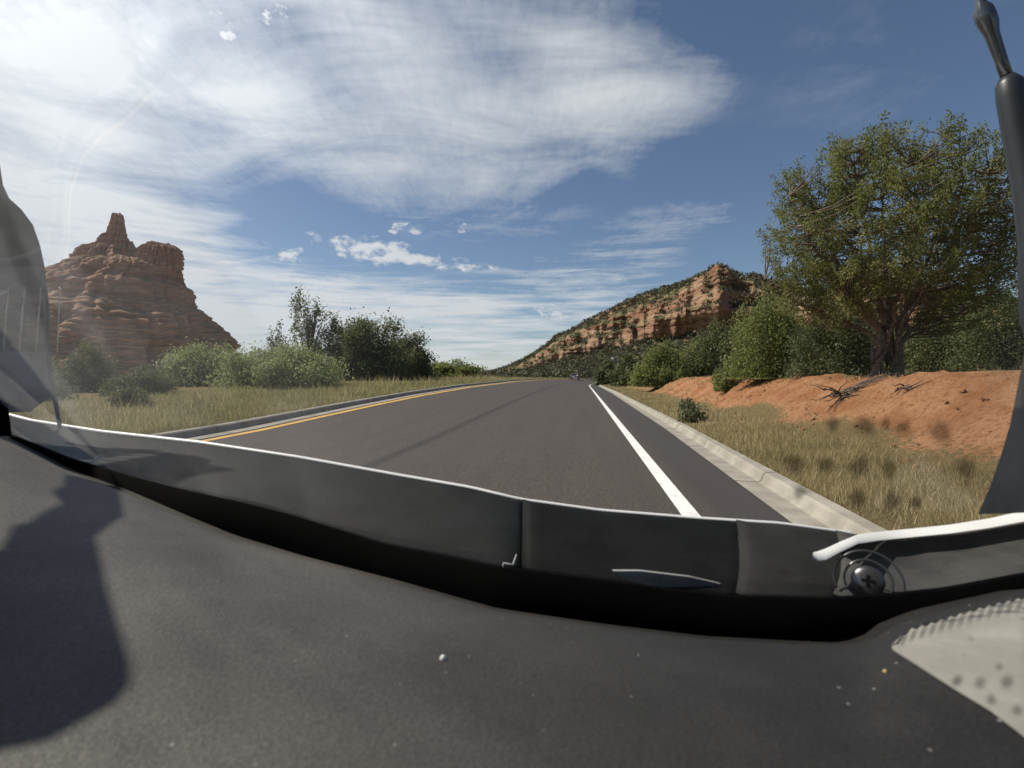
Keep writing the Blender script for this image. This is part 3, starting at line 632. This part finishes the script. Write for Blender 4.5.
# sun patch painted as a pale sheet; its wavy top edge imitates dotted shade
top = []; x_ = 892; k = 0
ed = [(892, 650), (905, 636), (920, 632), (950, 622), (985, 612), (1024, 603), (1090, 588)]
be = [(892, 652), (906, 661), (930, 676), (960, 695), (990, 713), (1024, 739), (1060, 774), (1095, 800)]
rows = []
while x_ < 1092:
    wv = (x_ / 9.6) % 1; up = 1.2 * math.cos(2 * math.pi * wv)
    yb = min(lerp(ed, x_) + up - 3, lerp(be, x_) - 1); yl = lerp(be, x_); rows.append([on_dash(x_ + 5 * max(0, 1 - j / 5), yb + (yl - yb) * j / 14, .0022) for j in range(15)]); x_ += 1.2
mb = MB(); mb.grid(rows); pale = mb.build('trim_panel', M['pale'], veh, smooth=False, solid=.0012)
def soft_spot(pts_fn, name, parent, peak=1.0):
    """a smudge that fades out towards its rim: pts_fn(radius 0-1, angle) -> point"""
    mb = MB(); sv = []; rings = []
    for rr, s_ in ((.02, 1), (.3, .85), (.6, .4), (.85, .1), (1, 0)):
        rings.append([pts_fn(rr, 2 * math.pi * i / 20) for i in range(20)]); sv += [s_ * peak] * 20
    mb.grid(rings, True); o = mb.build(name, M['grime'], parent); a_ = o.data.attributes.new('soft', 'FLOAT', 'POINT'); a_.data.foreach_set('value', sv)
for (a, b_, r_, tilt, pk) in ((979, 688, 11, .5, .6), (1006, 687, 12, .4, .6), (998, 672, 6, 1, .6), (1016, 716, 10, .4, .6), (970, 643, 5, 0, .35), (956, 686, 9, .8, .7), (990, 705, 9, .3, .6), (964, 660, 5, .2, .25)):  # dark dots of shade painted on the sun patch
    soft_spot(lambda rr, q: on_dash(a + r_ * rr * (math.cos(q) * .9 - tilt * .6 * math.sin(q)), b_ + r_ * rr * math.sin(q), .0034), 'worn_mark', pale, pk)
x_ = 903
while x_ < 1060:  # stripes of shade painted along the upper edge of the patch
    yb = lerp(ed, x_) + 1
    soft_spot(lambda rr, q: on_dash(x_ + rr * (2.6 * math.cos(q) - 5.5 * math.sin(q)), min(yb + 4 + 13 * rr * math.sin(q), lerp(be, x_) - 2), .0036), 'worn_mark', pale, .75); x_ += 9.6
# black strip painting the deep shade between dashboard and cowl
mb = MB(); rows = []
for px in range(-400, 1441, 16):
    d = lerp(DD, px); b_ = P(px, lerp(CB, px), d + .02); rows.append([b_ + Vector((0, .006, .0)), b_, b_ + Vector((0, -.004, -.03)), b_ + Vector((0, -.01, -.13))])
mb.grid(rows); mb.build('gasket', M['black'], veh, solid=.004)
# cowl panels
def cowl(p0, p1, mat, push):
    mb = MB(); rows = []; n = max(6, int((p1 - p0) / 9))
    for i in range(n + 1):
        px = p0 + (p1 - p0) * i / n; d = lerp(DD, px); B_, T_ = P(px, lerp(CB, px), d + .072 - push), P(px, lerp(CT, px) + 1.5, d + .17 - push); r = []
        for j in range(19):
            t_ = j / 18; q = B_.lerp(T_, t_); q.y -= .012 * math.sin(math.pi * t_) + .003 * sstep(.78, .82, t_)
            if i in (0, n): q.y += .008
            r.append(q)
        rows.append(r)
    mb.grid(rows); return mb.build('cowl_panel', mat, veh, solid=.003)
c1 = cowl(-400, 525, M['cowl'], .0); c2 = cowl(523, 742, M['cowl_dark'], .004); c3 = cowl(738, 842, M['cowl_grey'], .008); c4 = cowl(838, 1440, M['cowl_light'], .012)
def cowl_at(px, f, fwd=.0):
    d = lerp(DD, px); q = P(px, lerp(CB, px), d + .07).lerp(P(px, lerp(CT, px), d + .17), f); q.y -= .02 * math.sin(math.pi * f) + .016 + fwd; return q
mb = MB()                                                # fine ribs along the foot of the first panel
for i in range(46):
    px = 282 + i * 3.0; a, b_ = cowl_at(px, .03), cowl_at(px + 1.5, .13); mb.tube([a, b_], .0007, 5)
mb.build('rib', M['cowl'], c1)
mb = MB(); mb.prism([P(a, b_, .515) for a, b_ in ((613, 571), (640, 571), (690, 577), (721, 584), (722, 592), (690, 591), (650, 586), (628, 580))], (0, .004, 0)); mb.build('ledge', M['pillar_light'], c2, smooth=False)
def curve_tube(pts, rad, name, mat, parent, sides=8):
    mb = MB(); mb.tube(pts, rad, sides); return mb.build(name, mat, parent)
curve_tube([cowl_at(100, .30, .004), cowl_at(114, .33, .006), cowl_at(119, .48, .008), cowl_at(122, .55, .006), cowl_at(125, .50, .004)], [.001, .0013, .0013, .001, .0008], 'clip', M['wire'], c1)
curve_tube([cowl_at(503, .10, .004), cowl_at(504, .20, .006), cowl_at(513, .20, .006), cowl_at(516, .35, .005)], [.0008, .0012, .0012, .0006], 'clip', M['wire'], c1)
# bonnet with its rolled white rear lip
mb = MB(); rows = []
for px in list(range(-400, 846, 12)) + [850]:
    d = lerp(DD, px) + .172; T_ = P(px, lerp(CT, px), d); r_ = .0028 * d / .6; r = []
    for a in range(-90, 91, 30): r.append(T_ + Vector((0, -r_ * math.cos(R(a)), r_ * math.sin(R(a)))))
    for f_, dz in ((.02, .006), (.1, .045), (.3, .16), (.6, .34), (.9, .56), (1.0, .75)): r.append(T_ + Vector((0, f_, r_ - dz)))
    rows.append(r)
mb.grid(rows); mb.build('bonnet', M['white_paint'], veh)
sp = [(a, b_, lerp(DD, a) + lerp([(813, .055), (826, .065), (858, .105), (885, .135)], a)) for a, b_ in ((813, 555), (818, 556), (826, 554), (840, 547), (858, 539), (880, 536), (910, 533), (950, 529), (990, 523), (1024, 516), (1100, 500), (1300, 450))]
mb = MB(); rows = []; hw = [2.5, 4.8, 5.6, 5.2, 4.6, 4.4, 4.3, 4.4, 4.8, 5.4, 6, 7]
for q, h_ in zip(sp, hw):
    r = []
    for k in range(9):
        f_ = k / 8 * 2 - 1; r.append(P(q[0], q[1] - f_ * h_, q[2] + .012 * f_ - .003 * (1 - f_ * f_)))
    r.append(P(q[0], q[1] - h_ + 1, q[2] + .02)); rows.append(r)
mb.grid(rows); mb.build('fender_seal', M['seal'], veh)
mb = MB(); rows = []                                     # white wing beyond the seal
for q in sp[3:]:
    a = P(q[0], q[1] - 2, q[2] + .02); rows.append([a, a + Vector((.02, .08, -.05)), a + Vector((.05, .3, -.2)), a + Vector((.1, .8, -.6))])
mb.grid(rows); mb.build('wing', M['white_paint'], veh)
# screw
sc_ = P(868, 581, .487); ax = (Vector((0, 0, H)) - sc_).normalized(); k_ = sc_.y / F
mb = MB(); mb.dome(sc_, ax, 14.5 * k_, .005, 28, 8)
A = ax.cross(Vector((0, 0, 1))).normalized(); B = A.cross(ax)
for rr in (20, 29):
    mb.tube([sc_ + ax * .001 + A * (rr * k_ * math.cos(q)) + B * (rr * k_ * math.sin(q)) for q in [R(-25 + 230 * i / 40) for i in range(41)]], .0011, 6)
scr = mb.build('screw', M['metal'], c4)
mb = MB()
for w_, h_ in ((9, 2.6), (2.6, 9)):
    pp = [sc_ + ax * .0043 + A * (sx * w_ * k_ / 1.6) + B * (sy * h_ * k_ / 1.6) for sx, sy in ((-1, -1), (1, -1), (1, 1), (-1, 1))]; mb.prism(pp, ax * (.0012 if w_ > 5 else .0009))
mb.build('screw_cross', M['black'], c4, smooth=False)
# antenna on the right wing
ap = [(976, -25, 1.0), (979, -5, 1.0), (981, 4, 1.0), (983, 10, 1.0), (986, 18, 1.0), (989, 25, 1.0), (992, 34, 1.0), (1001, 60, 1.0), (1008, 79, 1.0)]
curve_tube([P(*q) for q in ap], [.007, .007, .009, .0155, .017, .0155, .0115, .0098, .0098], 'antenna_rod', M['chrome'], veh, 14)
ap = [(1007, 76, 1.0), (1009, 83, 1.0), (1012, 98, 1.0), (1017, 125, 1.0), (1027, 180, 1.0), (1034, 240, 1.0), (1037, 320, 1.0), (1037, 400, 1.0), (1031, 520, 1.0)]
curve_tube([P(*q) for q in ap], [.012, .021, .0235, .024, .024, .024, .026, .027, .027], 'antenna_base', M['rubber'], veh, 16)
# windscreen
mb = MB(); rows = []
for px in range(-420, 1461, 20):
    b_ = P(px, lerp(DE, px), lerp(DD, px) + .085) + Vector((0, 0, -.03)); rows.append([b_ + Vector((0, -.5 * t_, .87 * t_)) for t_ in [.95 * i / 10 for i in range(11)]])
mb.grid(rows); ws = mb.build('windscreen', M['glass'], veh); gb = _B(mb)
def on_glass(px, py, off=.004):
    cam = Vector((0, 0, H)); dr = (P(px, py, 1) - cam).normalized(); h_, l_, n_, _i = gb.ray_cast(cam, dr); return l_ - dr * off
for (a, b_, rx) in ((833, 424, 9), (866, 426, 13), (904, 428, 11), (941, 432, 16), (886, 424, 7), (794, 464, 14), (825, 465, 13), (859, 467, 15), (889, 469, 12), (893, 501, 13), (857, 499, 12), (915, 503, 9), (966, 469, 14), (800, 492, 9)):
    soft_spot(lambda rr, q: on_glass(a + rr * 1.35 * rx * math.cos(q) * (1 + .2 * math.sin(3 * q + a)), b_ + rr * rx * 1.3 * math.sin(q) * (1 + .2 * math.cos(2 * q + b_))), 'grime_spot', ws, .9)
# left pillar with quarter pane and heater wires
def pil(pts, d, th, name, mat, parent, hole=None):
    mb = MB(); mb.prism([P(a, b_, d) for a, b_ in pts], (-th, -.004, 0)); return mb.build(name, mat, parent, smooth=False)
pl = pil([(-120, 150), (-40, 148), (-6, 152), (0, 165), (3, 185), (9, 198), (22, 210), (33, 225), (40, 245), (45, 268), (47, 290), (-120, 290)], .80, .05, 'pillar', M['pillar'], veh)
pil([(-120, 354), (46, 352), (48, 375), (52, 395), (30, 412), (-120, 412)], .80, .05, 'pillar_foot', M['pillar_light'], pl)
pil([(-120, 388), (-20, 388), (8, 404), (12, 436), (-120, 440)], .73, .03, 'pillar_cap', M['black'], pl)
qp = MB(); qp.quad(P(-120, 290, .81), P(47, 290, .81), P(47, 353, .81), P(-120, 353, .81)); qp.build('quarter_pane', M['smoked'], pl)
curve_tube([P(a, b_, .80) for a, b_ in ((45, 285), (48, 320), (48, 350), (51, 380), (56, 405), (60, 428), (57, 432))], .0028, 'pane_seal', M['pillar_dark'], pl, 8)
for a0, a1 in ((9, 3), (25, 19), (41, 36), (60, 57)):
    curve_tube([P(a0, 287, .795), P(a1, 353, .795)], .0008, 'wire', M['wire'], pl, 6)
# right pillar foot
rp = MB(); rp.prism([P(a, b_, .52) for a, b_ in ((978, 514), (990, 487), (1001, 455), (1010, 425), (1015, 400), (1021, 370), (1028, 330), (1060, 300), (1160, 330), (1160, 480), (1024, 512))], (.03, .002, 0)); rp.build('pillar', M['pillar_light'], veh, smooth=False)
# added unseen caster on the left, shaped to the shade on the dashboard
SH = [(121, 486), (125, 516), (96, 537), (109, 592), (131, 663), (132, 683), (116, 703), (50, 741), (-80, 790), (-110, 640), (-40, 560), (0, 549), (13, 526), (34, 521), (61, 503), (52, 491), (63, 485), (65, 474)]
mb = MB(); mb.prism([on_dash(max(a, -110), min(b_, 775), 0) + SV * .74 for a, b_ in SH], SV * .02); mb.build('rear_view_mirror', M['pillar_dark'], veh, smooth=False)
# roof and back of the cabin
mb = MB(); mb.grid([[(x_, y_, H + .74 + .03 * math.cos(x_ * 1.4)) for x_ in (-1.3, -.9, -.5, 0, .4, .7)] for y_ in (.12, -.3, -.8, -1.4, -1.8)]); mb.build('roof', M['roof'], veh, solid=.03)
mb = MB(); mb.grid([[(x_, -1.8 + z_ * .0, z_) for x_ in (-1.3, -.3, .7)] for z_ in (.5, 1.2, 1.88)]); mb.build('rear_panel', M['roof'], veh, solid=.03)
# a bright glint modelled as a small bead, plus one dull yellow bead
for px, py, r_, lb in ((443, 659, .0021, 'tiny bright shining crumb in the middle of the dark dashboard'), (885, 672, .0013, 'tiny dull yellow crumb on the dashboard near the pale trim')):
    c_ = on_dash(px, py, .0); o = MB(); o.dome(c_, (.1, -.35, 1), r_, r_ * 1.3, 12, 5); q = o.build('crumb', M['crumb'] if px < 800 else M['crumb_yellow']); tag(q, lb, 'crumb')

# ------------------------------------------------------------------ camera, sun, sky
cam = bpy.data.cameras.new('camera'); co = bpy.data.objects.new('camera', cam); COL.objects.link(co); S.camera = co
cam.sensor_width = 36; cam.lens = 18; cam.clip_start = .005; cam.clip_end = 12000
co.location = (0, 0, H); co.rotation_euler = (R(90) - PH, 0, 0)
cam.dof.use_dof = True; cam.dof.focus_distance = 6.0; cam.dof.aperture_fstop = 9.5
sl = bpy.data.lights.new('sun', 'SUN'); sl.energy = 4.6; sl.angle = R(.55); sl.color = (1, .925, .81); so = bpy.data.objects.new('sun', sl); COL.objects.link(so)
so.rotation_euler = SV.to_track_quat('Z', 'Y').to_euler()
w = bpy.data.worlds.new('World'); S.world = w; w.use_nodes = True
t = NT.__new__(NT); t.t = w.node_tree; t.t.nodes.clear(); t.out = t.n('ShaderNodeOutputWorld')
sky = t.n('ShaderNodeTexSky', sky_type='NISHITA'); sky.sun_disc = False; sky.sun_elevation = SUN_EL; sky.sun_rotation = SUN_AZ; sky.altitude = 1300; sky.air_density = 1.0; sky.dust_density = 1.6; sky.ozone_density = 1.3
dirv = t.n('ShaderNodeTexCoord').outputs['Generated']; sx = t.n('ShaderNodeSeparateXYZ'); t.set(sx.inputs[0], dirv); X, Y, Z = sx.outputs
az = t.math('ARCTAN2', X, Y); el = t.math('ARCSINE', Z)
den = t.math('ADD', t.math('MAXIMUM', Z, 0), .10); pl_ = t.n('ShaderNodeCombineXYZ'); t.set(pl_.inputs[0], t.math('DIVIDE', X, den)); t.set(pl_.inputs[1], t.math('DIVIDE', Y, den)); plane = pl_.outputs[0]
def azel(px, py):
    v = (P(px, py, 1) - Vector((0, 0, H))).normalized(); return math.atan2(v.x, v.y), math.asin(v.z)
def blob(px, py, rx, ry, rot=0, soft=1.0):
    """cloud bank centred in direction (px, py), radii in lens pixels -> angles"""
    a0, e0 = azel(px, py); k = math.cos(a0) ** 2 / F; ra, re = rx * k, ry * k * 1.1 / max(.6, math.cos(a0)) * math.cos(a0)
    dx, dy = t.math('ADD', az, -a0), t.math('ADD', el, -e0); c_, s_ = math.cos(R(rot)), math.sin(R(rot))
    u = t.math('ADD', t.math('MULTIPLY', dx, c_ / ra), t.math('MULTIPLY', dy, s_ / ra)); v = t.math('ADD', t.math('MULTIPLY', dx, -s_ / re), t.math('MULTIPLY', dy, c_ / re))
    r2 = t.math('ADD', t.math('MULTIPLY', u, u), t.math('MULTIPLY', v, v)); return t.mr(r2, 1.0, 0.0, 0, 1)
def add(*a):
    r = a[0]
    for q in a[1:]: r = t.math('ADD', r, q)
    return r
def mul(a, k): return t.math('MULTIPLY', a, k)
st1 = t.noise(t.mapv(plane, (.7, 1.15, 1), (0, 0, R(-14))), 1.9, 8, .56, 1.0)
st2 = t.noise(t.mapv(plane, (.9, 2.6, 1), (0, 0, R(-30)), (3, 1, 0)), 3.4, 8, .66, 1.6)
rip = t.noise(t.mapv(plane, (3.4, 1.0, 1), (0, 0, R(28))), 10, 4, .6, .6)
ae = t.n('ShaderNodeCombineXYZ'); t.set(ae.inputs[0], az); t.set(ae.inputs[1], mul(el, 1.7))
puff = t.noise(ae.outputs[0], 38, 8, .62, .3)
lo = t.noise(t.mapv(ae.outputs[0], (3.2, 26, 1), (0, 0, R(4))), 1.5, 7, .62, .5)
cover = add(mul(blob(30, 60, 420, 240, 8), .95), mul(blob(120, 300, 420, 130, 0), .24), mul(blob(480, 345, 460, 80, 0), .36), mul(blob(40, 50, 200, 130, 0), .22), mul(blob(350, 95, 330, 100, -24), .5), mul(blob(480, 40, 260, 80, -12), .62), mul(blob(630, 75, 130, 40, -12), .38), mul(blob(450, 140, 300, 60, 0), .42), mul(blob(60, 240, 260, 110, -6), .8),
            mul(blob(260, 298, 330, 46, 0), .6), mul(blob(400, 345, 330, 56, 0), .6), mul(blob(230, 232, 90, 22, 0), .35), mul(blob(900, 60, 260, 160, 20), .12), mul(blob(680, 218, 110, 22, 4), .3), mul(blob(560, 280, 160, 36, 12), .34), mul(blob(600, 20, 120, 50, 0), .15))
tex = add(mul(st1, 1.55), mul(st2, .28), mul(rip, .26), mul(t.math('MULTIPLY', t.math('ADD', lo, -.5), t.mr(Z, .36, .12)), 2.6), -1.05)
cir = t.mr(t.math('ADD', cover, mul(tex, 1.35)), .18, 1.35, 0, .93, False)
cir = t.math('MULTIPLY', cir, t.mr(cover, .0, .3))
cum = add(mul(blob(224, 24, 24, 13, -15), .75), mul(blob(230, 39, 16, 7), .6), mul(blob(276, 14, 18, 13, 30), .75), mul(blob(263, 24, 10, 10), .5), mul(blob(292, 256, 22, 14), .75), mul(blob(375, 251, 60, 17, -4), .95), mul(blob(450, 264, 70, 9, -4), .7), mul(blob(404, 229, 24, 8), .7), mul(blob(555, 312, 34, 13), .7), mul(blob(462, 228, 10, 6), .6), mul(blob(312, 238, 16, 10), .5))
cm = t.mr(t.math('ADD', cum, mul(t.math('ADD', puff, -.5), 3.4)), .34, 1.2)
cm = t.math('MULTIPLY', cm, t.mr(cum, .05, .35))
amt = t.math('MAXIMUM', cir, t.math('MULTIPLY', cm, .95))
# clouds: sun-lit ice, brighter towards the sun
dt = t.n('ShaderNodeVectorMath', operation='DOT_PRODUCT'); t.set(dt.inputs[0], dirv); dt.inputs[1].default_value = SV
glow = t.math('POWER', t.math('MAXIMUM', dt.outputs['Value'], 0), 5.0)
lum = t.math('MULTIPLY_ADD', glow, 14.0, 7.4); cc = t.n('ShaderNodeCombineColor'); t.set(cc.inputs[0], lum); t.set(cc.inputs[1], mul(lum, 1.03)); t.set(cc.inputs[2], mul(lum, 1.07))
mixc = t.mix(t.math('MULTIPLY', amt, t.mr(Z, -.02, .01)), sky.outputs[0], cc.outputs[0])
bg = t.n('ShaderNodeBackground'); t.set(bg.inputs[0], mixc); bg.inputs[1].default_value = .072; t.t.links.new(bg.outputs[0], t.out.inputs[0])
for o in S.objects:
    if 'origin' in o: del o['origin']
vs = S.view_settings; vs.view_transform = 'Standard'; vs.look = 'None'; vs.exposure = .33; vs.gamma = 1; vs.use_curve_mapping = False
S.cycles.max_bounces = 6; S.cycles.transparent_max_bounces = 16; S.cycles.use_denoising = True; S.cycles.sample_clamp_indirect = 4
